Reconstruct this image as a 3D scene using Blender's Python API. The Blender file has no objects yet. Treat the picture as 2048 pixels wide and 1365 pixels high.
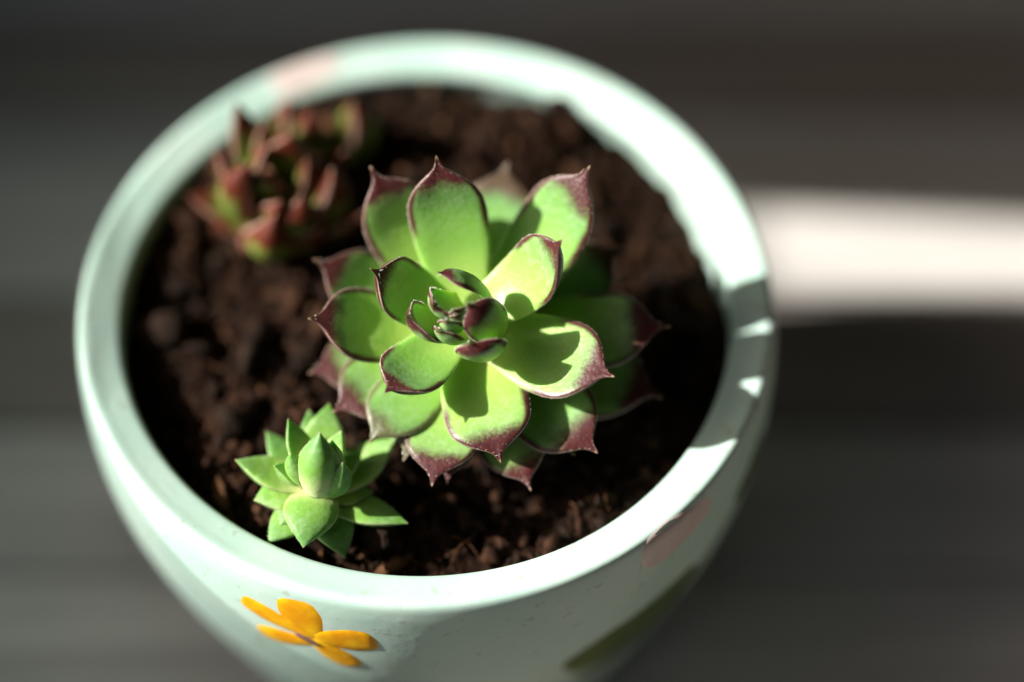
import bpy, bmesh, math, random
from mathutils import Vector, noise

random.seed(7)
C = bpy.context.scene.collection
S = 0.01                       # everything below is written in centimetres
TZ = -6.9                      # table top; z = 0 is the pot's rim
SUN_EL, SUN_TH = 33.0, -0.8     # sun height, and how far its light leans away from the +X axis

# ------------------------------------------------------------------ camera
sc = bpy.context.scene
cd = bpy.data.cameras.new('camera')
cam = bpy.data.objects.new('camera', cd); C.objects.link(cam)
cd.sensor_width = 36.0; cd.lens = 85.0
cam.location = (1.23*S, -20.247*S, 28.383*S)
cam.rotation_euler = (math.radians(90-55.5), 0, 0)
cd.clip_start = 0.01; cd.clip_end = 100
cd.dof.use_dof = True
cd.dof.focus_distance = 32.6*S
cd.dof.aperture_fstop = 3.0
sc.camera = cam

# ------------------------------------------------------------------ sky, sun, exposure
el, th = math.radians(SUN_EL), math.radians(SUN_TH)
to_sun = Vector((-math.cos(el)*math.cos(th), -math.cos(el)*math.sin(th), math.sin(el)))
w = bpy.data.worlds.new('World'); sc.world = w; w.use_nodes = True
nt = w.node_tree
bg = nt.nodes['Background']
sky = nt.nodes.new('ShaderNodeTexSky'); sky.sky_type = 'NISHITA'; sky.sun_disc = False
sky.sun_elevation = el; sky.sun_rotation = math.atan2(to_sun.x, to_sun.y)
nt.links.new(sky.outputs[0], bg.inputs[0]); bg.inputs[1].default_value = 0.05
sky.air_density = 1.0; sky.dust_density = 5.0; sky.ozone_density = 0.35
sl = bpy.data.lights.new('sun', 'SUN'); sl.energy = 5.0; sl.angle = math.radians(0.5); sl.color = (1.0, 0.965, 0.91)
sun = bpy.data.objects.new('sun', sl); C.objects.link(sun)
sun.rotation_euler = to_sun.to_track_quat('Z', 'Y').to_euler()
sun.location = to_sun*2
vs = sc.view_settings
vs.view_transform = 'Standard'; vs.look = 'None'; vs.exposure = 0.95; vs.gamma = 1.0; vs.use_curve_mapping = False
sc.cycles.use_denoising = True
sc.cycles.max_bounces = 10

# ------------------------------------------------------------------ node helpers
def mat(name):
    m = bpy.data.materials.new(name); m.use_nodes = True
    n = m.node_tree; b = n.nodes['Principled BSDF']
    return m, n, b
def node(n, t, **k):
    x = n.nodes.new(t)
    for a, v in k.items(): setattr(x, a, v)
    return x
def inp(n, sock, v):
    if hasattr(v, 'is_output'): n.links.new(v, sock)
    else: sock.default_value = v
def math_n(n, op, a, b=0.0, c=0.0, clamp=False):
    x = node(n, 'ShaderNodeMath', operation=op, use_clamp=clamp)
    for s, v in zip(x.inputs, (a, b, c)): inp(n, s, v)
    return x.outputs[0]
def mixc(n, f, a, b, mode='MIX'):
    x = node(n, 'ShaderNodeMix', data_type='RGBA', blend_type=mode)
    inp(n, x.inputs[0], f); inp(n, x.inputs[6], a); inp(n, x.inputs[7], b)
    return x.outputs[2]
def rng(n, v, a, b, c=0.0, d=1.0, smooth=True):
    x = node(n, 'ShaderNodeMapRange', interpolation_type='SMOOTHSTEP' if smooth else 'LINEAR')
    for s, q in zip(x.inputs, (v, a, b, c, d)): inp(n, s, q)
    return x.outputs[0]
def coords(n, scale=(1, 1, 1), kind='Object'):
    t = node(n, 'ShaderNodeTexCoord'); m = node(n, 'ShaderNodeMapping')
    m.inputs['Scale'].default_value = scale
    n.links.new(t.outputs[kind], m.inputs['Vector'])
    return m.outputs[0]
def tex(n, vec, scale, detail=4, rough=.55, dist=0.0):
    x = node(n, 'ShaderNodeTexNoise'); n.links.new(vec, x.inputs['Vector'])
    x.inputs['Scale'].default_value = scale; x.inputs['Detail'].default_value = detail
    x.inputs['Roughness'].default_value = rough; x.inputs['Distortion'].default_value = dist
    return x.outputs['Fac']
def bump(n, b, h, strength, dist):
    x = node(n, 'ShaderNodeBump'); n.links.new(h, x.inputs['Height'])
    x.inputs['Strength'].default_value = strength; x.inputs['Distance'].default_value = dist
    n.links.new(x.outputs[0], b.inputs['Normal'])
def rgb(r, g, b): return (r, g, b, 1.0)

# ------------------------------------------------------------------ materials
def leaf_material(name, base, mid, end, red1, red2, rough=.40, sss=.45, bloom=.20):
    m, n, b = mat(name)
    at = node(n, 'ShaderNodeAttribute', attribute_name='leaf')
    sp = node(n, 'ShaderNodeSeparateColor'); n.links.new(at.outputs['Color'], sp.inputs[0])
    u, v, red = sp.outputs; shift = at.outputs['Alpha']
    oi = node(n, 'ShaderNodeObjectInfo'); rnd = oi.outputs['Random']
    vec = coords(n)
    big = tex(n, vec, 260, 4); fine = tex(n, vec, 2600, 3); streak = tex(n, coords(n, (1, 1, 1)), 900, 3, dist=.4)
    uu = math_n(n, 'ADD', u, math_n(n, 'MULTIPLY', math_n(n, 'SUBTRACT', big, .5), .28))
    c = mixc(n, rng(n, uu, .05, .50), base, mid)
    c = mixc(n, rng(n, uu, .48, .88), c, end)
    c = mixc(n, math_n(n, 'MULTIPLY', rng(n, streak, .52, .72), .25), c, mid)
    c = mixc(n, math_n(n, 'MULTIPLY', rng(n, streak, .35, .75), math_n(n, 'MULTIPLY', rng(n, u, .3, .7), bloom)), c, rgb(.56, .64, .50))
    hsv = node(n, 'ShaderNodeHueSaturation'); n.links.new(c, hsv.inputs['Color'])
    n.links.new(rng(n, rnd, 0, 1, .485, .512, False), hsv.inputs['Hue'])
    n.links.new(rng(n, rnd, 0, 1, 1.1, .88, False), hsv.inputs['Value'])
    c = hsv.outputs[0]
    # pigment: the pointed end and the two margins near it
    jit = math_n(n, 'MULTIPLY', math_n(n, 'SUBTRACT', fine, .5), .07)
    jit = math_n(n, 'ADD', jit, math_n(n, 'MULTIPLY', math_n(n, 'SUBTRACT', big, .5), .16))
    uj = math_n(n, 'SUBTRACT', math_n(n, 'ADD', u, jit), shift)
    tipm = rng(n, uj, .735, .86)
    vj = math_n(n, 'ADD', v, jit)
    edge = math_n(n, 'MULTIPLY', rng(n, vj, .78, .93), rng(n, uj, .40, .58))
    mask = math_n(n, 'MULTIPLY', math_n(n, 'MAXIMUM', tipm, edge), red, clamp=True)
    c = mixc(n, mask, c, mixc(n, rng(n, fine, .35, .65), red1, red2))
    # pale dry line along the very margin and the dry mucro
    c = mixc(n, math_n(n, 'MULTIPLY', rng(n, v, .965, .995), .45), c, rgb(.62, .50, .40))
    c = mixc(n, math_n(n, 'MULTIPLY', rng(n, u, .975, .995), .8), c, rgb(.45, .30, .20))
    # tiny pale pores
    vo = node(n, 'ShaderNodeTexVoronoi'); n.links.new(vec, vo.inputs['Vector']); vo.inputs['Scale'].default_value = 1500
    c = mixc(n, math_n(n, 'MULTIPLY', rng(n, vo.outputs['Distance'], .22, .08), .16), c, rgb(.6, .75, .4))
    n.links.new(c, b.inputs['Base Color'])
    n.links.new(rng(n, big, .3, .7, rough-.06, rough+.12, False), b.inputs['Roughness'])
    n.links.new(math_n(n, 'MULTIPLY_ADD', mask, -sss*.85, sss), b.inputs['Subsurface Weight'])
    b.inputs['Subsurface Radius'].default_value = (.5, 1.0, .12)
    b.inputs['Subsurface Scale'].default_value = .0022
    b.inputs['Sheen Weight'].default_value = .05 if name != 'red_sprout_leaf' else 0.0
    b.inputs['Specular IOR Level'].default_value = .5 if name != 'red_sprout_leaf' else .25
    b.inputs['Sheen Roughness'].default_value = .4
    bump(n, b, math_n(n, 'ADD', math_n(n, 'MULTIPLY', fine, .35), math_n(n, 'MULTIPLY', vo.outputs['Distance'], .6)), .28, .0002)
    return m
M = {}
M['leaf'] = leaf_material('houseleek_leaf', rgb(.42, .58, .13), rgb(.25, .48, .075), rgb(.17, .36, .10), rgb(.090, .016, .014), rgb(.050, .011, .014))
M['young'] = leaf_material('young_leaf', rgb(.70, .75, .36), rgb(.22, .43, .06), rgb(.12, .30, .04), rgb(.30, .10, .03), rgb(.2, .06, .02), rough=.5, sss=.3, bloom=.2)
M['sprout'] = leaf_material('red_sprout_leaf', rgb(.24, .32, .05), rgb(.13, .20, .028), rgb(.12, .040, .012), rgb(.15, .022, .006), rgb(.050, .008, .004), rough=.55, sss=.12, bloom=.05)
m, n, b = mat('leaf_hair'); b.inputs['Base Color'].default_value = rgb(.75, .70, .62); b.inputs['Roughness'].default_value = .5
b.inputs['Subsurface Weight'].default_value = .0; M['hair'] = m

m, n, b = mat('mint_glaze')
vec = coords(n); big = tex(n, vec, 60, 5); fine = tex(n, vec, 1400, 3); sp_ = tex(n, vec, 420, 2)
c = mixc(n, rng(n, big, .35, .7), rgb(.50, .72, .62), rgb(.585, .76, .67))
c = mixc(n, math_n(n, 'MULTIPLY', rng(n, sp_, .63, .72), .5), c, rgb(.36, .40, .30))
c = mixc(n, math_n(n, 'MULTIPLY', math_n(n, 'MULTIPLY', rng(n, fine, .60, .72), rng(n, tex(n, vec, 110, 3), .5, .68)), .55), c, rgb(.30, .28, .2))
n.links.new(c, b.inputs['Base Color'])
n.links.new(rng(n, big, .3, .7, .34, .5, False), b.inputs['Roughness'])
bump(n, b, math_n(n, 'ADD', math_n(n, 'MULTIPLY', big, 1.0), math_n(n, 'MULTIPLY', sp_, .3)), .22, .0006)
M['glaze'] = m
def paint(name, a, c2, scale=300, rough=.35):
    m, n, b = mat(name); vec = coords(n)
    n.links.new(mixc(n, rng(n, tex(n, vec, scale, 4), .35, .7), a, c2), b.inputs['Base Color'])
    b.inputs['Roughness'].default_value = rough
    n.links.new(rng(n, tex(n, vec, 900, 3), .3, .7, rough-.05, rough+.15, False), b.inputs['Roughness'])
    bump(n, b, tex(n, vec, 500, 3), .2, .0004)
    return m
M['yellow'] = paint('yellow_petal_paint', rgb(.80, .34, .003), rgb(.95, .55, .008))
M['core'] = paint('flower_centre_paint', rgb(.22, .10, .12), rgb(.16, .11, .03))
M['pink'] = paint('pink_petal_paint', rgb(.68, .56, .52), rgb(.74, .62, .57))
M['green'] = paint('green_leaf_paint', rgb(.030, .085, .008), rgb(.11, .15, .02), 120, .75)
m, n, b = mat('potting_soil'); vec = coords(n)
a = tex(n, vec, 150, 5); f = tex(n, vec, 900, 4)
c = mixc(n, rng(n, a, .35, .68), rgb(.008, .0045, .003), rgb(.026, .0125, .007))
c = mixc(n, math_n(n, 'MULTIPLY', rng(n, f, .55, .72), .6), c, rgb(.070, .032, .016))
n.links.new(c, b.inputs['Base Color']); b.inputs['Roughness'].default_value = .95
b.inputs['Specular IOR Level'].default_value = .08
bump(n, b, f, .6, .001)
M['soil'] = m
def crumb_mat(name, a, c2):
    m, n, b = mat(name); vec = coords(n)
    n.links.new(mixc(n, rng(n, tex(n, vec, 500, 4), .3, .7), a, c2), b.inputs['Base Color'])
    b.inputs['Roughness'].default_value = .9; b.inputs['Specular IOR Level'].default_value = .12
    bump(n, b, tex(n, vec, 1800, 3), .5, .0006)
    return m
M['crumb0'] = crumb_mat('soil_crumb_dark', rgb(.010, .006, .004), rgb(.028, .016, .010))
M['crumb1'] = crumb_mat('soil_crumb_brown', rgb(.018, .008, .005), rgb(.062, .028, .014))
M['crumb2'] = crumb_mat('soil_crumb_bark', rgb(.06, .027, .013), rgb(.13, .063, .030))
def wood(name, k, tint):
    m, n, b = mat(name); vec = coords(n, (1, 14, 14))
    oi = node(n, 'ShaderNodeObjectInfo')
    va = node(n, 'ShaderNodeVectorMath', operation='ADD'); n.links.new(vec, va.inputs[0])
    cx = node(n, 'ShaderNodeCombineXYZ'); n.links.new(math_n(n, 'MULTIPLY', oi.outputs['Random'], 7.0), cx.inputs[0])
    n.links.new(cx.outputs[0], va.inputs[1]); vec = va.outputs[0]
    g = tex(n, vec, 9, 6, .6, .6); g2 = tex(n, vec, 60, 3)
    lo = rgb(*(k*.74*t for t in tint)); hi = rgb(*(k*1.15*t for t in tint))
    c = mixc(n, rng(n, g, .3, .7), lo, hi)
    c = mixc(n, math_n(n, 'MULTIPLY', rng(n, g2, .5, .7), .35), c, lo)
    n.links.new(c, b.inputs['Base Color']); b.inputs['Roughness'].default_value = .62
    bump(n, b, math_n(n, 'ADD', g, math_n(n, 'MULTIPLY', g2, .5)), .4, .0006)
    return m
M['wood0'] = wood('weathered_wood_brown', .33, (1.0, .90, .80))
M['wood1'] = wood('weathered_wood_grey', .50, (1.0, .98, .94))
M['wood2'] = wood('weathered_wood_lit_pale', .66, (1.0, .96, .90))  # lightened so the sun band on the planks comes out brighter

M['wood3'] = wood('light_blocker_wood', .10, (1.0, .86, .74))  # dark wood for the added light blockers, to limit bounce

# ------------------------------------------------------------------ object helpers
def obj(name, verts, faces, mats, parent=None, smooth=True, face_mats=None):
    me = bpy.data.meshes.new(name)
    me.from_pydata([(x*S, y*S, z*S) for x, y, z in verts], [], faces)
    for mm in (mats if isinstance(mats, (list, tuple)) else [mats]): me.materials.append(mm)
    if face_mats: me.polygons.foreach_set('material_index', face_mats)
    me.polygons.foreach_set('use_smooth', [smooth]*len(me.polygons))
    me.update()
    o = bpy.data.objects.new(name, me); C.objects.link(o)
    if parent: o.parent = parent; o.matrix_parent_inverse = parent.matrix_world.inverted()
    return o
def tag(o, label, cat, group=None):
    o['label'] = label; o['category'] = cat
    if group: o['group'] = group
    return o
def thing(name, label, cat, loc=(0, 0, 0), group=None):
    o = bpy.data.objects.new(name, None); C.objects.link(o)
    o.location = (loc[0]*S, loc[1]*S, loc[2]*S); o.empty_display_size = .01
    o.matrix_world.translation = o.location
    return tag(o, label, cat, group)
def pchip(xs, ys):
    def f(x):
        if x <= xs[0]: return ys[0]
        if x >= xs[-1]: return ys[-1]
        i = max(k for k in range(len(xs)) if xs[k] <= x); i = min(i, len(xs)-2)
        def d(k):
            if k == 0: return (ys[1]-ys[0])/(xs[1]-xs[0])
            if k == len(xs)-1: return (ys[-1]-ys[-2])/(xs[-1]-xs[-2])
            a = (ys[k]-ys[k-1])/(xs[k]-xs[k-1]); b = (ys[k+1]-ys[k])/(xs[k+1]-xs[k])
            return 0 if a*b <= 0 else 2*a*b/(a+b)
        h = xs[i+1]-xs[i]; t = (x-xs[i])/h
        return ys[i]*(1+2*t)*(1-t)**2 + d(i)*h*t*(1-t)**2 + ys[i+1]*t*t*(3-2*t) + d(i+1)*h*t*t*(t-1)
    return f
def box(x0, x1, y0, y1, z0, z1, r=.12):
    # a bevelled board along X: an eight-sided section
    sec = [(y0+r, z0), (y1-r, z0), (y1, z0+r), (y1, z1-r), (y1-r, z1), (y0+r, z1), (y0, z1-r), (y0, z0+r)]
    v = [(x0, y, z) for y, z in sec] + [(x1, y, z) for y, z in sec]
    f = [(i, (i+1) % 8, 8+(i+1) % 8, 8+i) for i in range(8)] + [tuple(range(7, -1, -1)), tuple(range(8, 16))]
    return v, f

# ------------------------------------------------------------------ table of planks
table = thing('table_top', '', '', (0, 0, TZ)); del table['label'], table['category']
table['kind'] = 'structure'
edges = [-24, -20.8, -17.8, -15, -12.2, -9.4, -6.6, -3.6, -.6, 2.3, 5.1, 8.1, 9.3, 11.6, 14.4, 18.2, 21.6, 25.0, 28.6, 32.4]
tone = {8: 2, 11: 1, 7: 2, 12: 0, 13: 1, 10: 2, 9: 0}  # pale plank set where the sun band falls, to brighten it
for i in range(len(edges)-1):
    v, f = box(-42, 48, edges[i]+.05, edges[i+1]-.05, TZ-1.2, TZ+random.uniform(-.03, .0))
    obj('plank', v, f, M['wood%d' % tone.get(i, 0 if i < 7 else random.choice((0, 1)))], table, smooth=False)  # frontmost planks all brown, deepening the shade there by colour
v, f = box(-41, 47, -23, 31, TZ-2.6, TZ-1.25)
obj('batten', v, f, M['wood0'], table, smooth=False)

# unseen boards added around the table to shape the sun patch and block sky
DX = -20.0
def board(name, label, pts, x, thick):
    n_ = len(pts)
    v = [(x, y, z) for y, z in pts] + [(x-thick, y, z) for y, z in pts]
    f = [tuple(range(n_)), tuple(range(2*n_-1, n_-1, -1))] + [(i, n_+i, n_+(i+1) % n_, (i+1) % n_) for i in range(n_)]
    o = obj(name, v, f, M['wood3'], smooth=False)
    bm = bmesh.new(); bm.from_mesh(o.data); bmesh.ops.recalc_face_normals(bm, faces=bm.faces); bm.to_mesh(o.data); bm.free()
    return tag(o, label, 'light blocker')
board('sun_blocker_left', 'unseen added board with a leaning edge, shading the far part of the table', [(8.7, TZ+.02), (7.5, TZ+15.7), (5.2, TZ+46), (24, TZ+46), (31, TZ+.02)], DX, 1.6)  # added at the left; its slanted edge ends the lit band
board('sky_blocker_top', 'unseen added awning high over the table, open towards the low sun', [(-170, 46), (60, 46), (60, 48), (-170, 48)], 190, 212)  # added overhead to darken the shade
board('sky_blocker_back', 'unseen added board wall behind the table, blocking sky light', [(40, TZ), (42, TZ), (42, 45.9), (40, 45.9)], 69.9, 92)  # this wall and the next two are added to cut sky light
board('sky_blocker_right', 'unseen added board wall at the right, blocking sky light', [(-170, TZ), (39.9, TZ), (39.9, 45.9), (-170, 45.9)], 72, 2)
board('sky_blocker_front', 'unseen added board wall on the near side, blocking sky light', [(-172.1, TZ), (-170.1, TZ), (-170.1, 45.9), (-172.1, 45.9)], 69.9, 92)
board('sun_blocker_low', 'unseen added low board at the left, keeping sun off the table', [(-20, TZ+.02), (-20, TZ+14.0), (16, TZ+14.0), (16, TZ+.02)], DX-1.7, 1.6)  # added to keep low sun off the table's left

# unseen wire screen added to thin the sun on the pot's near side
scr = thing('sun_filter_screen', 'unseen added wire screen thinning the sun above the low board', 'screen', (DX-2.5, -2, TZ+14))
for yy in (-19.5, 15.5):
    v, f = box(DX-2.9, DX-2.1, yy, yy+.5, TZ+13.2, TZ+19.0, .05); obj('sun_filter_frame', v, f, M['wood3'], scr, smooth=False)
zz = TZ+14.12
while zz < TZ+18.5:
    v = []; NV = 6
    for y in (-19.2, 15.8):
        for k in range(NV): a = math.pi*k/3; v.append((DX-2.5+.020*math.cos(a), y, zz+.020*math.sin(a)))
    obj('wire', v, [(k, (k+1) % 6, 6+(k+1) % 6, 6+k) for k in range(6)], M['wood3'], scr)
    zz += .12

# ------------------------------------------------------------------ pot
PROFILE = [(4.30, -2.2), (4.42, -1.2), (4.47, -.7), (4.44, -.42), (4.41, -.30), (4.42, -.235), (4.48, -.185), (4.62, -.14), (4.75, -.10), (4.85, -.065), (4.92, -.05), (4.98, -.07), (5.02, -.13), (5.045, -.24),
           (5.07, -.45), (5.09, -.95), (5.07, -1.6), (4.97, -2.4), (4.74, -3.4), (4.44, -4.4), (4.12, -5.4), (3.84, -6.3), (3.72, -6.7), (3.62, TZ+.06), (3.42, TZ), (2.6, TZ+.01)]
def catmull(P, k):
    out = []
    for i in range(len(P)-1):
        p0, p1, p2, p3 = P[max(i-1, 0)], P[i], P[i+1], P[min(i+2, len(P)-1)]
        for j in range(k):
            t = j/k
            out.append(tuple(.5*(2*b+(c-a)*t+(2*a-5*b+4*c-d)*t*t+(3*b-a-3*c+d)*t**3) for a, b, c, d in zip(p0, p1, p2, p3)))
    return out+[P[-1]]
PR = catmull(PROFILE, 4)
NA = 192
def wob(a, z): return 1+.0035*noise.noise(Vector((math.cos(a)*1.3, math.sin(a)*1.3, z*.25)))
pot = thing('flower_pot', 'pale mint glazed flower pot with raised painted flowers, full of dark soil', 'flower pot', (0, 0, TZ))
v = []; f = []
for r, z in PR:
    for k in range(NA):
        a = 2*math.pi*k/NA; q = r*wob(a, z); v.append((q*math.cos(a), q*math.sin(a), z))
for i in range(len(PR)-1):
    for k in range(NA):
        k2 = (k+1) % NA; f.append((i*NA+k, i*NA+k2, (i+1)*NA+k2, (i+1)*NA+k))
f.append(tuple((len(PR)-1)*NA+k for k in range(NA)))
body = obj('pot_body', v, f, M['glaze'], pot)
bm = bmesh.new(); bm.from_mesh(body.data); bmesh.ops.recalc_face_normals(bm, faces=bm.faces); bm.to_mesh(body.data); bm.free()

# arc length along the outside of the pot, from the rim's crest down
crest = max(range(len(PR)), key=lambda i: PR[i][1])
ARC = [(0.0, PR[crest])]
for i in range(crest+1, len(PR)):
    ARC.append((ARC[-1][0]+math.dist(PR[i], PR[i-1]), PR[i]))
for i in range(crest-1, -1, -1):
    ARC.insert(0, (ARC[0][0]-math.dist(PR[i], PR[i+1]), PR[i]))
def on_pot(s, a, lift):
    for i in range(len(ARC)-1):
        if ARC[i+1][0] >= s: break
    s0, p = ARC[i]; s1, q = ARC[i+1]; t = (s-s0)/(s1-s0)
    r, z = p[0]+(q[0]-p[0])*t, p[1]+(q[1]-p[1])*t
    dr, dz = q[0]-p[0], q[1]-p[1]; l = math.hypot(dr, dz)
    nr, nz = -dz/l, dr/l
    r = r*wob(a, z)+nr*lift; z += nz*lift
    return (r*math.cos(a), r*math.sin(a), z)
def petal(name, b, t, w_, mtl, parent, lift=.05, pw=1.0):
    # b, t: (arc length, angle in degrees) of base and tip; w_: half width in cm
    rb = 4.9
    bx, by = math.radians(b[1])*rb, b[0]; tx, ty = math.radians(t[1])*rb, t[0]
    L = math.hypot(tx-bx, ty-by); ex, ey = (tx-bx)/L, (ty-by)/L
    wf = pchip([0, .12, .35, .62, .82, .94, 1], [.40, .56, .82, 1, .88, .55, .0])
    v = []; f = []; NU, NV = 20, 8
    for i in range(NU+1):
        u = i/NU
        for j in range(NV+1):
            q = -1+2*j/NV
            off = q*w_*wf(u)
            x = bx+ex*L*u-ey*off; y = by+ey*L*u+ex*off
            h = lift*(1-q**4)*min(1, 6*u+.3)*min(1, (1-u)*8) - .02
            v.append(on_pot(y, x/rb, h))
    for i in range(NU):
        for j in range(NV):
            k = i*(NV+1)+j; f.append((k, k+1, k+NV+2, k+NV+1))
    o = obj(name, v, f, mtl, parent)
    bm = bmesh.new(); bm.from_mesh(o.data); bmesh.ops.remove_doubles(bm, verts=bm.verts, dist=1e-6)
    bmesh.ops.recalc_face_normals(bm, faces=bm.faces)
    c0 = sum((x.normal.dot(Vector((x.calc_center_median().x, x.calc_center_median().y, 0))) for x in bm.faces))
    if c0 < 0: bmesh.ops.reverse_faces(bm, faces=bm.faces)
    bm.to_mesh(o.data); bm.free()
    return o
# <DECOR>
# petals: name, base (cm along the wall below the crest, degrees), tip, half width, paint
yellow = petal('flower_centre', (1.15, -110.2), (1.34, -105.3), .07, M['core'], pot, .06)
petal('yellow_petal', (1.12, -107.0), (0.79, -120.0), 0.28, M['yellow'], yellow, 0.03)
petal('yellow_petal', (1.27, -107.2), (0.2, -109.8), 0.4, M['yellow'], yellow, 0.033)
petal('yellow_petal', (1.29, -106.7), (1.63, -117.5), 0.27, M['yellow'], yellow, 0.036)
petal('yellow_petal', (1.16, -107.5), (0.89, -96.2), 0.35, M['yellow'], yellow, 0.039)
petal('yellow_petal', (1.15, -107.5), (1.89, -100.2), 0.29, M['yellow'], yellow, 0.041999999999999996)
petal('pink_petal', (0.46, -37.5), (0.38, -54.8), 0.5, M['pink'], pot, 0.04)
petal('green_leaf_decoration', (2.75, -40.0), (4.1, -63.0), .80, M['green'], pot, .035)
petal('pink_petal', (-0.12, 106.5), (-0.18, 122.2), 0.36, M['pink'], pot, 0.03)
petal('green_leaf_decoration', (1.58, -29.5), (1.17, -17.0), 0.42, M['green'], pot, 0.04)
petal('green_leaf_decoration', (2.15, -38.0), (3.25, -67.0), .95, M['green'], pot, .04)
# </DECOR>

# ------------------------------------------------------------------ soil
def soil_z(x, y):
    r = math.hypot(x, y)
    z = -.86 + .28*math.exp(-((x+1.6)**2+(y-.3)**2)/4.5) - .22*math.exp(-((x-3.2)**2+(y-2.0)**2)/2.0)
    z += .30*noise.noise(Vector((x*.8, y*.8, 3.1))) + .20*noise.noise(Vector((x*2.1, y*2.1, 7.7))) + .10*noise.noise(Vector((x*5, y*5, 1.3))) + .05*noise.noise(Vector((x*11, y*11, 5.3)))
    return z - .10*max(0, (r-3.9)/.4) + .52*max(0, min(1, (y-x*.06-.5)/3))
v = []; f = []; NR, NS = 90, 240; RS = 4.44
for i in range(NR+1):
    r = RS*(i+.02)/NR
    for k in range(NS):
        a = 2*math.pi*k/NS; x, y = r*math.cos(a), r*math.sin(a); v.append((x, y, soil_z(x, y)))
for i in range(NR):
    for k in range(NS):
        k2 = (k+1) % NS; f.append((i*NS+k, i*NS+k2, (i+1)*NS+k2, (i+1)*NS+k))
f.append(tuple(range(NS-1, -1, -1))[::-1])
fm = [0]*len(f)
ico = bmesh.new(); bmesh.ops.create_icosphere(ico, subdivisions=1, radius=1.0)
IV = [x.co.copy() for x in ico.verts]; IF = [[q.index for q in x.verts] for x in ico.faces]; ico.free()
ico = bmesh.new(); bmesh.ops.create_icosphere(ico, subdivisions=2, radius=1.0)
IV2 = [x.co.copy() for x in ico.verts]; IF2 = [[q.index for q in x.verts] for x in ico.faces]; ico.free()
for k in range(9000):
    r = 4.34*math.sqrt(random.random()); a = random.uniform(0, 2*math.pi); x, y = r*math.cos(a), r*math.sin(a)
    s = min(.26, .022*math.exp(random.gauss(.35, .62)))
    s = min(s, 4.4-r+.03)
    vv, ff = (IV2, IF2) if s > .07 else (IV, IF)
    cl = noise.noise(Vector((x*.9, y*.9, 9)))
    st = random.choice((.6, .8, 1, 1.0, 1.6)); az = random.uniform(0, 6.28); ca, sa = math.cos(az), math.sin(az)
    zc = soil_z(x, y)+s*random.uniform(-.1, .8)+max(0, cl)*.05
    n0 = len(v); ph = random.uniform(0, 50)
    for p in vv:
        d = 1+.55*noise.noise(p*1.4+Vector((ph, 0, 0)))+.25*noise.noise(p*3.5+Vector((0, ph, 0)))
        px, py, pz = p.x*d*st, p.y*d/st, p.z*d*.85
        v.append((x+s*(px*ca-py*sa), y+s*(px*sa+py*ca), zc+s*pz))
    mi = random.choices((1, 2, 3), (.55, .38, .07))[0]
    for q in ff: f.append([n0+t for t in q]); fm.append(mi)
for k in range(160):                                  # fibres in the soil
    r = 4.1*math.sqrt(random.random()); a = random.uniform(0, 6.28); x, y = r*math.cos(a), r*math.sin(a)
    d = random.uniform(0, 6.28); L = random.uniform(.15, .6); bend = random.uniform(-1.2, 1.2); th_ = random.uniform(.006, .014); n0 = len(v)
    for i in range(7):
        for j in range(3):
            q = 2*math.pi*j/3
            v.append((x+th_*math.cos(q), y+th_*math.sin(q), soil_z(x, y)+.05+.10*math.sin(i/6*3.1)+th_*math.sin(q+1)))
        x += L/6*math.cos(d); y += L/6*math.sin(d); d += bend/6
    for i in range(6):
        for j in range(3):
            f.append((n0+i*3+j, n0+i*3+(j+1) % 3, n0+i*3+3+(j+1) % 3, n0+i*3+3+j)); fm.append(3)
soil = obj('soil', v, f, [M['soil'], M['crumb0'], M['crumb1'], M['crumb2']], smooth=True, face_mats=fm)
soil['kind'] = 'stuff'

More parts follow.
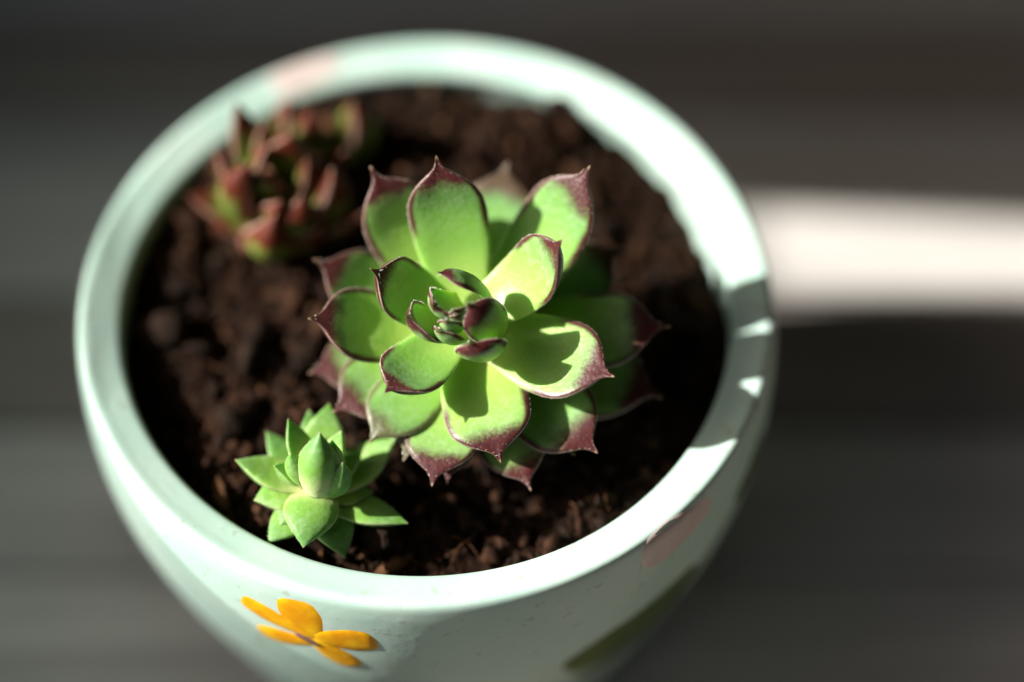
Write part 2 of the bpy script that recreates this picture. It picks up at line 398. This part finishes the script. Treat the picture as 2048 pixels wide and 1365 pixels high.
# ------------------------------------------------------------------ succulents
# <PLANT DATA>
ROSETTE_AXIS = ((0.703, -0.778, -0.039), (0.49, -1.263, 1.57))
ROSETTE_LEAVES = [   # base, tip, half width, bow, side bend, roll, red, cup  (cm, degrees)
    ((0.721, -0.648, 0.271), (1.145, 1.233, 1.587), 0.584, 0.06, 0, 0, 0.9, 0.14),
    ((0.858, -0.749, 0.258), (2.76, 0.264, 0.921), 0.584, 0.06, 0, 0, 0.9, 0.14),
    ((0.471, -0.759, 0.204), (-1.463, -0.256, 1.292), 0.515, 0.1, 0, 0, 1.0, 0.17),
    ((0.465, -0.877, 0.114), (-1.584, -1.412, 0.254), 0.518, 0.05, 0, 0, 1.0, 0.17),
    ((0.506, -1.086, 0.378), (-0.722, -2.666, 0.423), 0.478, 0.0, 0, 0, 0.75, 0.12),
    ((0.556, -1.092, 0.311), (-0.262, -2.794, 0.215), 0.479, 0.02, 0, 0, 0.8, 0.12),
    ((0.654, -1.035, 0.056), (0.333, -3.076, 0.021), 0.414, 0.0, 0, 0, 1.0, 0.17),
    ((0.748, -1.051, 0.153), (1.462, -3.21, 0.111), 0.487, 0.04, 0, 0, 1.0, 0.17),
    ((0.878, -0.926, 0.208), (3.276, -1.787, 0.239), 0.612, 0.05, 0, 0, 1.0, 0.14),
    ((0.814, -1.006, 0.122), (2.059, -2.728, 0.199), 0.49, 0.05, 0, 0, 1.0, 0.14),
    ((0.524, -0.748, 0.517), (-0.668, 0.504, 2.299), 0.567, 0.12, 0, 0, 1.0, 0.17),
    ((0.783, -0.805, 0.588), (2.235, 0.294, 2.64), 0.56, 0.12, 0, 0, 1.0, 0.17),
    ((0.857, -0.936, 0.469), (3.34, -1.161, 1.033), 0.569, 0.08, 0, 0, 1.0, 0.17),
    ((0.786, -1.091, 0.449), (2.358, -2.858, 0.474), 0.598, 0.06, 0, 0, 1.0, 0.17),
    ((0.594, -1.139, 0.409), (0.133, -3.263, 0.317), 0.542, 0.02, 0, 0, 1.0, 0.14),
    ((0.453, -1.043, 0.419), (-1.211, -2.17, 0.461), 0.567, 0.06, 0, 0, 1.0, 0.17),
    ((0.569, -0.82, 0.858), (0.207, 0.304, 2.768), 0.545, 0.12, 0, 0, 1.0, 0.19),
    ((0.378, -1.026, 0.735), (-1.467, -1.369, 1.497), 0.547, 0.12, 0, 0, 1.0, 0.19),
    ((0.646, -1.236, 0.743), (1.048, -3.095, 0.675), 0.606, 0.03, 0, 0, 1.0, 0.14),
    ((0.782, -1.144, 0.842), (2.534, -2.279, 1.478), 0.575, 0.08, 0, 0, 1.0, 0.17),
    ((0.417, -1.055, 1.052), (-0.562, -1.09, 2.174), 0.443, 0.14, 0, 0, 1.1, 0.25),
    ((0.695, -1.056, 1.089), (1.802, -0.95, 2.635), 0.475, 0.18, 0, 0, 1.1, 0.28),
    ((0.474, -1.21, 0.978), (-0.437, -2.489, 1.455), 0.453, 0.1, 0, 0, 1.1, 0.25),
    ((0.964, -1.176, 1.448), (0.213, -1.204, 2.217), 0.268, 0.14, 0, -70, 1.0, 0.3),
    ((0.55, -1.287, 1.129), (-0.144, -1.686, 2.007), 0.333, 0.12, 0, 0, 1.05, 0.45),
    ((1.066, -1.474, 1.243), (0.606, -1.636, 2.224), 0.312, 0.14, 0, 0, 1.01, 0.2),
    ((0.985, -1.654, 1.24), (0.666, -2.041, 1.945), 0.358, 0.16, 0, 0, 1.01, 0.3),
    ((0.554, -1.125, 1.482), (0.219, -1.623, 2.172), 0.299, 0.1, 0, 0, 1.25, 0.4),
    ((0.589, -1.485, 1.235), (0.27, -1.829, 1.909), 0.233, 0.12, 0, 0, 1.3, 0.4),
    ((0.67, -1.193, 1.436), (0.44, -1.702, 2.178), 0.212, 0.12, 0, 0, 1.25, 0.4),
    ((0.52, -1.373, 1.312), (0.36, -1.811, 2.103), 0.179, 0.1, 0, 0, 1.3, 0.4),
    ((0.554, -1.294, 1.366), (0.473, -1.767, 2.133), 0.146, 0.05, 0, 0, 1.1, 0.4),
]
OFFSET_AXIS = ((-1.49, -3.117, -0.553), (-1.349, -2.853, 0.72))
OFFSET_LEAVES = [   # base, tip, half width, bow, side bend, roll, red, cup  (cm, degrees)
    ((-1.491, -2.956, -0.049), (-1.82, -2.43, 0.586), 0.212, 0.06, 0, 0, 0.0, 0.3),
    ((-1.44, -2.94, -0.192), (-1.302, -2.01, 0.328), 0.318, 0.04, 0, 0, 0.0, 0.2),
    ((-1.546, -3.021, -0.164), (-2.554, -2.807, 0.145), 0.295, 0.05, 0, 0, 0.0, 0.25),
    ((-1.531, -2.993, -0.306), (-2.193, -2.217, -0.056), 0.264, 0.04, 0, 0, 0.0, 0.2),
    ((-1.363, -2.944, -0.066), (-1.097, -2.619, 0.577), 0.19, 0.06, 0, 0, 0.0, 0.3),
    ((-1.358, -3.137, -0.094), (-1.044, -3.255, 0.807), 0.248, 0.16, 0, 0, 0.0, 0.4),
    ((-1.375, -3.017, -0.318), (-0.375, -2.392, 0.066), 0.332, 0.06, 0, 0, 0.0, 0.25),
    ((-1.378, -3.119, -0.364), (-0.187, -3.625, -0.175), 0.273, 0.02, 0, 0, 0.05, 0.25),
    ((-1.46, -3.099, -0.224), (-1.583, -4.099, -0.015), 0.377, -0.1, 0, 0, 0.0, 0.0),
    ((-1.553, -3.088, -0.257), (-2.296, -3.316, -0.083), 0.328, -0.03, 0, 0, 0.0, 0.1),
    ((-1.433, -3.179, -0.412), (-1.042, -4.043, -0.401), 0.306, -0.1, 0, 0, 0.0, 0.1),
    ((-1.542, -3.169, -0.429), (-2.1, -3.819, -0.369), 0.273, -0.04, 0, 0, 0.0, 0.1),
    ((-1.528, -3.081, -0.019), (-1.725, -3.13, 0.833), 0.221, 0.1, 0, 0, 0.0, 0.3),
    ((-1.407, -3.439, 0.256), (-1.331, -2.978, 1.119), 0.3, 0.05, 0, 0, 0.0, 0.4),
    ((-1.223, -3.283, 0.061), (-1.195, -2.975, 0.939), 0.214, 0.06, 0, 0, 0.0, 0.4),
    ((-1.493, -3.257, 0.018), (-1.472, -2.966, 0.824), 0.215, 0.06, 0, 0, 0.0, 0.4),
    ((-1.458, -2.947, -0.122), (-1.582, -2.046, 0.243), 0.208, 0.05, 0, 0, 0.0, 0.25),
    ((-1.334, -2.973, -0.13), (-0.843, -2.673, 0.176), 0.199, 0.1, 0, 0, 0.0, 0.3),
    ((-1.555, -3.026, -0.055), (-2.008, -3.0, 0.315), 0.197, 0.08, 0, 0, 0.0, 0.3),
    ((-1.359, -3.067, -0.282), (-0.691, -3.102, -0.24), 0.241, 0.04, 0, 0, 0.0, 0.2),
    ((-1.516, -3.137, -0.251), (-1.922, -3.698, -0.104), 0.285, -0.05, 0, 0, 0.0, 0.1),
]
SPROUT_AXIS = ((-2.365, 1.752, -0.544), (-2.157, 1.687, 0.625))
SPROUT_LEAVES = [   # base, tip, half width, bow, side bend, roll, red, cup  (cm, degrees)
    ((-2.32, 1.799, 0.055), (-2.777, 2.62, 1.265), 0.307, 0.1, 0, 0, 1.2, 0.3),
    ((-2.401, 1.73, -0.176), (-3.526, 1.692, 0.264), 0.317, 0.1, 0, 0, 1.2, 0.3),
    ((-2.37, 1.769, -0.059), (-3.089, 2.141, 0.815), 0.307, 0.1, 0, 0, 1.3, 0.3),
    ((-2.444, 1.691, -0.231), (-2.516, 1.504, 1.226), 0.402, 0.18, 0, 0, 1.5, 0.3),
    ((-2.239, 1.817, 0.042), (-1.974, 1.944, 1.287), 0.361, 0.14, 0, 0, 1.3, 0.3),
    ((-2.156, 1.711, -0.161), (-1.397, 1.569, 1.029), 0.447, 0.2, 0, 0, 1.4, 0.3),
    ((-2.23, 1.709, -0.329), (-0.916, 1.296, 0.356), 0.328, 0.1, 0, 0, 1.3, 0.3),
    ((-2.354, 1.626, -0.432), (-2.181, 0.991, 0.753), 0.396, 0.22, 0, 0, 1.5, 0.3),
    ((-2.421, 1.694, -0.356), (-3.167, 1.237, 0.072), 0.308, 0.05, 0, 0, 1.3, 0.3),
    ((-2.269, 1.787, 0.166), (-2.376, 2.409, 1.121), 0.255, 0.1, 0, 0, 0.6, 0.3),
    ((-2.41, 1.642, -0.482), (-2.69, 0.964, -0.115), 0.382, -0.05, 0, 0, 1.5, 0.3),
    ((-2.314, 1.637, -0.5), (-1.947, 0.875, -0.055), 0.381, -0.05, 0, 0, 1.5, 0.3),
    ((-2.245, 1.663, 0.397), (-2.227, 1.558, 1.021), 0.253, 0.1, 0, 0, 0.9, 0.5),
    ((-2.216, 1.781, -0.206), (-1.222, 2.174, 0.717), 0.294, 0.1, 0, 0, 1.2, 0.3),
    ((-2.163, 1.72, 0.023), (-1.739, 1.657, 1.15), 0.288, 0.12, 0, 0, 1.45, 0.3),
    ((-2.324, 1.783, 0.115), (-2.263, 1.843, 1.217), 0.267, 0.12, 0, 0, 1.45, 0.3),
    ((-2.238, 1.621, -0.211), (-1.802, 1.18, 0.943), 0.323, 0.16, 0, 0, 1.5, 0.3),
    ((-2.422, 1.683, -0.175), (-2.794, 1.411, 0.799), 0.304, 0.12, 0, 0, 1.5, 0.3),
    ((-2.266, 1.656, -0.446), (-1.557, 0.995, 0.391), 0.334, 0.08, 0, 0, 1.5, 0.3),
    ((-2.272, 1.623, -0.024), (-2.104, 1.109, 0.894), 0.259, 0.1, 0, 0, 1.5, 0.3),
]
SPRIG_AXIS = ((-1.662, 2.996, -0.417), (-1.652, 2.989, 0.306))
SPRIG_LEAVES = [   # base, tip, half width, bow, side bend, roll, red, cup  (cm, degrees)
    ((-1.715, 3.018, -0.272), (-2.084, 3.169, 0.672), 0.314, 0.2, 0, 0, 1.4, 0.3),
    ((-1.693, 2.944, -0.2), (-1.702, 2.901, 0.852), 0.281, 0.15, 0, 0, 1.4, 0.3),
    ((-1.601, 2.998, -0.346), (-1.175, 3.008, 0.805), 0.416, 0.22, 0, 0, 0.9, 0.3),
    ((-1.612, 3.031, -0.201), (-1.54, 3.076, 0.365), 0.248, 0.1, 0, 0, 0.8, 0.3),
]
# </PLANT DATA>
SPOON = pchip([0, .15, .3, .45, .6, .70, .77, .82, .86, .89, .915, .94, .97, 1.0], [.55, .72, .88, .97, 1.0, .96, .86, .72, .55, .38, .22, .12, .06, .015])
POINT = pchip([0, .12, .3, .45, .6, .75, .87, .95, 1.0], [.62, .78, .97, 1.0, .89, .63, .34, .13, .012])
def leaf(parent, axis, spec, outline, thick, mats, hairs):
    curl = random.uniform(.14, .30) if outline is SPOON else .05
    B, T, hw, bow, side, roll, red, cup = spec
    B, T = Vector(B), Vector(T); A0, A1 = Vector(axis[0]), Vector(axis[1]); ax = (A1-A0).normalized()
    ch = T-B; L = ch.length; t = ch/L
    mid = B+ch*.6; rad = (mid-A0)-ax*((mid-A0).dot(ax)); rad.normalize()
    up = ax-rad*.7
    N = (up-t*up.dot(t)).normalized(); Sd = t.cross(N)
    ro = math.radians(roll); N, Sd = N*math.cos(ro)+Sd*math.sin(ro), Sd*math.cos(ro)-N*math.sin(ro)
    K = B+ch*.52-N*(bow*L*2)+Sd*(side*L*2)
    NU, NV = 34, 22
    seed = random.uniform(0, 99)
    th = hw*2*thick; shift = (-.07 if red == 1.01 else max(0, red-1)*.3) if outline is SPOON else -.20*max(0, red-1)
    v = []; f = []; fm = []; col = []; rim = []
    for i in range(NU+1):
        u = i/NU; u = 1-(1-u)**1.25
        c = B*(1-u)**2+K*2*u*(1-u)+T*u*u
        d = ((K-B)*(1-u)+(T-K)*u).normalized()
        s_ = (Sd-d*Sd.dot(d)).normalized(); n_ = s_.cross(d)
        ww = hw*outline(u)*(1+.03*noise.noise(Vector((u*4, seed, 0))))
        tt = th*min(1, .55+u)*min(1, outline(u)*1.15)**.8
        hk = -curl*hw*max(0, (u-.78)/.22)**2
        for j in range(NV):
            p = 2*math.pi*j/NV; cv, sv = math.cos(p), math.sin(p)
            x = math.copysign(abs(cv)**.9, cv)
            lift = cup*ww*(x*x-.35) + .03*hw*noise.noise(Vector((u*3+seed, x*1.5, 2)))
            h = (.45 if sv > 0 else .65)*tt*sv*(abs(sv)**.15 if sv else 1)
            q = c+s_*(ww*x)+n_*(lift+h+hk)
            v.append(q); col.append((u, abs(x), red))
        rim.append((c+s_*ww+n_*(cup*ww*.65), c-s_*ww+n_*(cup*ww*.65), s_, d, n_, u))
    for i in range(NU):
        for j in range(NV):
            j2 = (j+1) % NV; f.append((i*NV+j, i*NV+j2, (i+1)*NV+j2, (i+1)*NV+j)); fm.append(0)
    f.append(tuple(range(NV-1, -1, -1))); fm.append(0)
    f.append(tuple(NU*NV+j for j in range(NV))); fm.append(0)
    if hairs:
        for k in range(hairs):
            q = random.uniform(.25, .97)*NU; i = int(q); fr = q-i
            a, b_ = rim[i], rim[min(i+1, NU)]
            for e, sg in ((0, 1), (1, -1)):
                p = a[e].lerp(b_[e], fr); d = (a[2]*sg*random.uniform(.5, 1)+a[3]*random.uniform(.1, .9)+a[4]*random.uniform(-.2, .5)).normalized()
                l = random.uniform(.010, .030); r_ = .0032; n0 = len(v)
                e1 = d.orthogonal().normalized(); e2 = d.cross(e1)
                for m_ in range(3):
                    g = 2.094*m_; v.append(p+(e1*math.cos(g)+e2*math.sin(g))*r_-d*.006); col.append((.5, 0, 0))
                v.append(p+d*l); col.append((.5, 0, 0))
                for m_ in range(3): f.append((n0+m_, n0+(m_+1) % 3, n0+3)); fm.append(1)
    o = obj('leaf', v, f, mats, parent, face_mats=fm)
    ca = o.data.color_attributes.new('leaf', 'FLOAT_COLOR', 'POINT')
    ca.data.foreach_set('color', [x for c in col for x in (*c, shift)])
    return o
def stem(parent, axis, r0, r1, low, mtl):
    A0, A1 = Vector(axis[0]), Vector(axis[1]); A0 = A0-(A1-A0).normalized()*low
    d = (A1-A0).normalized(); e1 = d.orthogonal().normalized(); e2 = d.cross(e1); v = []; f = []; NV = 16; NU = 10
    for i in range(NU+1):
        u = i/NU; c = A0.lerp(A1, u*.8); r = (r0+(r1-r0)*u)*(1+.08*math.sin(u*40))
        for j in range(NV): p = 2*math.pi*j/NV; v.append(c+(e1*math.cos(p)+e2*math.sin(p))*r)
    for i in range(NU):
        for j in range(NV): j2 = (j+1) % NV; f.append((i*NV+j, i*NV+j2, (i+1)*NV+j2, (i+1)*NV+j))
    f.append(tuple(NU*NV+j for j in range(NV)))
    o = obj('stem', v, f, mtl, parent)
    ca = o.data.color_attributes.new('leaf', 'FLOAT_COLOR', 'POINT')
    ca.data.foreach_set('color', [x for _ in v for x in (.1, .0, 0.0, 0.0)])
def plant(name, label, axis, leaves, outline, thick, key, hairs, low, r):
    p = thing(name, label, 'succulent', axis[0], 'succulents planted in the pot')
    stem(p, axis, r, r*.6, low, M[key])
    for s in leaves: leaf(p, axis, s, outline, thick, [M[key], M['hair']], hairs)
    return p
plant('houseleek', 'large open green rosette with maroon leaf tips in the middle of the pot', ROSETTE_AXIS, ROSETTE_LEAVES, SPOON, .22, 'leaf', 34, .8, .30)
plant('houseleek', 'small plain green rosette without red tips, close to the front rim', OFFSET_AXIS, OFFSET_LEAVES, POINT, .34, 'young', 10, .4, .14)
plant('houseleek', 'cluster of stubby red tipped shoots near the back rim', SPROUT_AXIS, SPROUT_LEAVES, POINT, .55, 'sprout', 0, .5, .18)
plant('houseleek', 'smallest sprig of three stubby leaves between the red shoots and the back rim', SPRIG_AXIS, SPRIG_LEAVES, POINT, .6, 'sprout', 0, .5, .10)
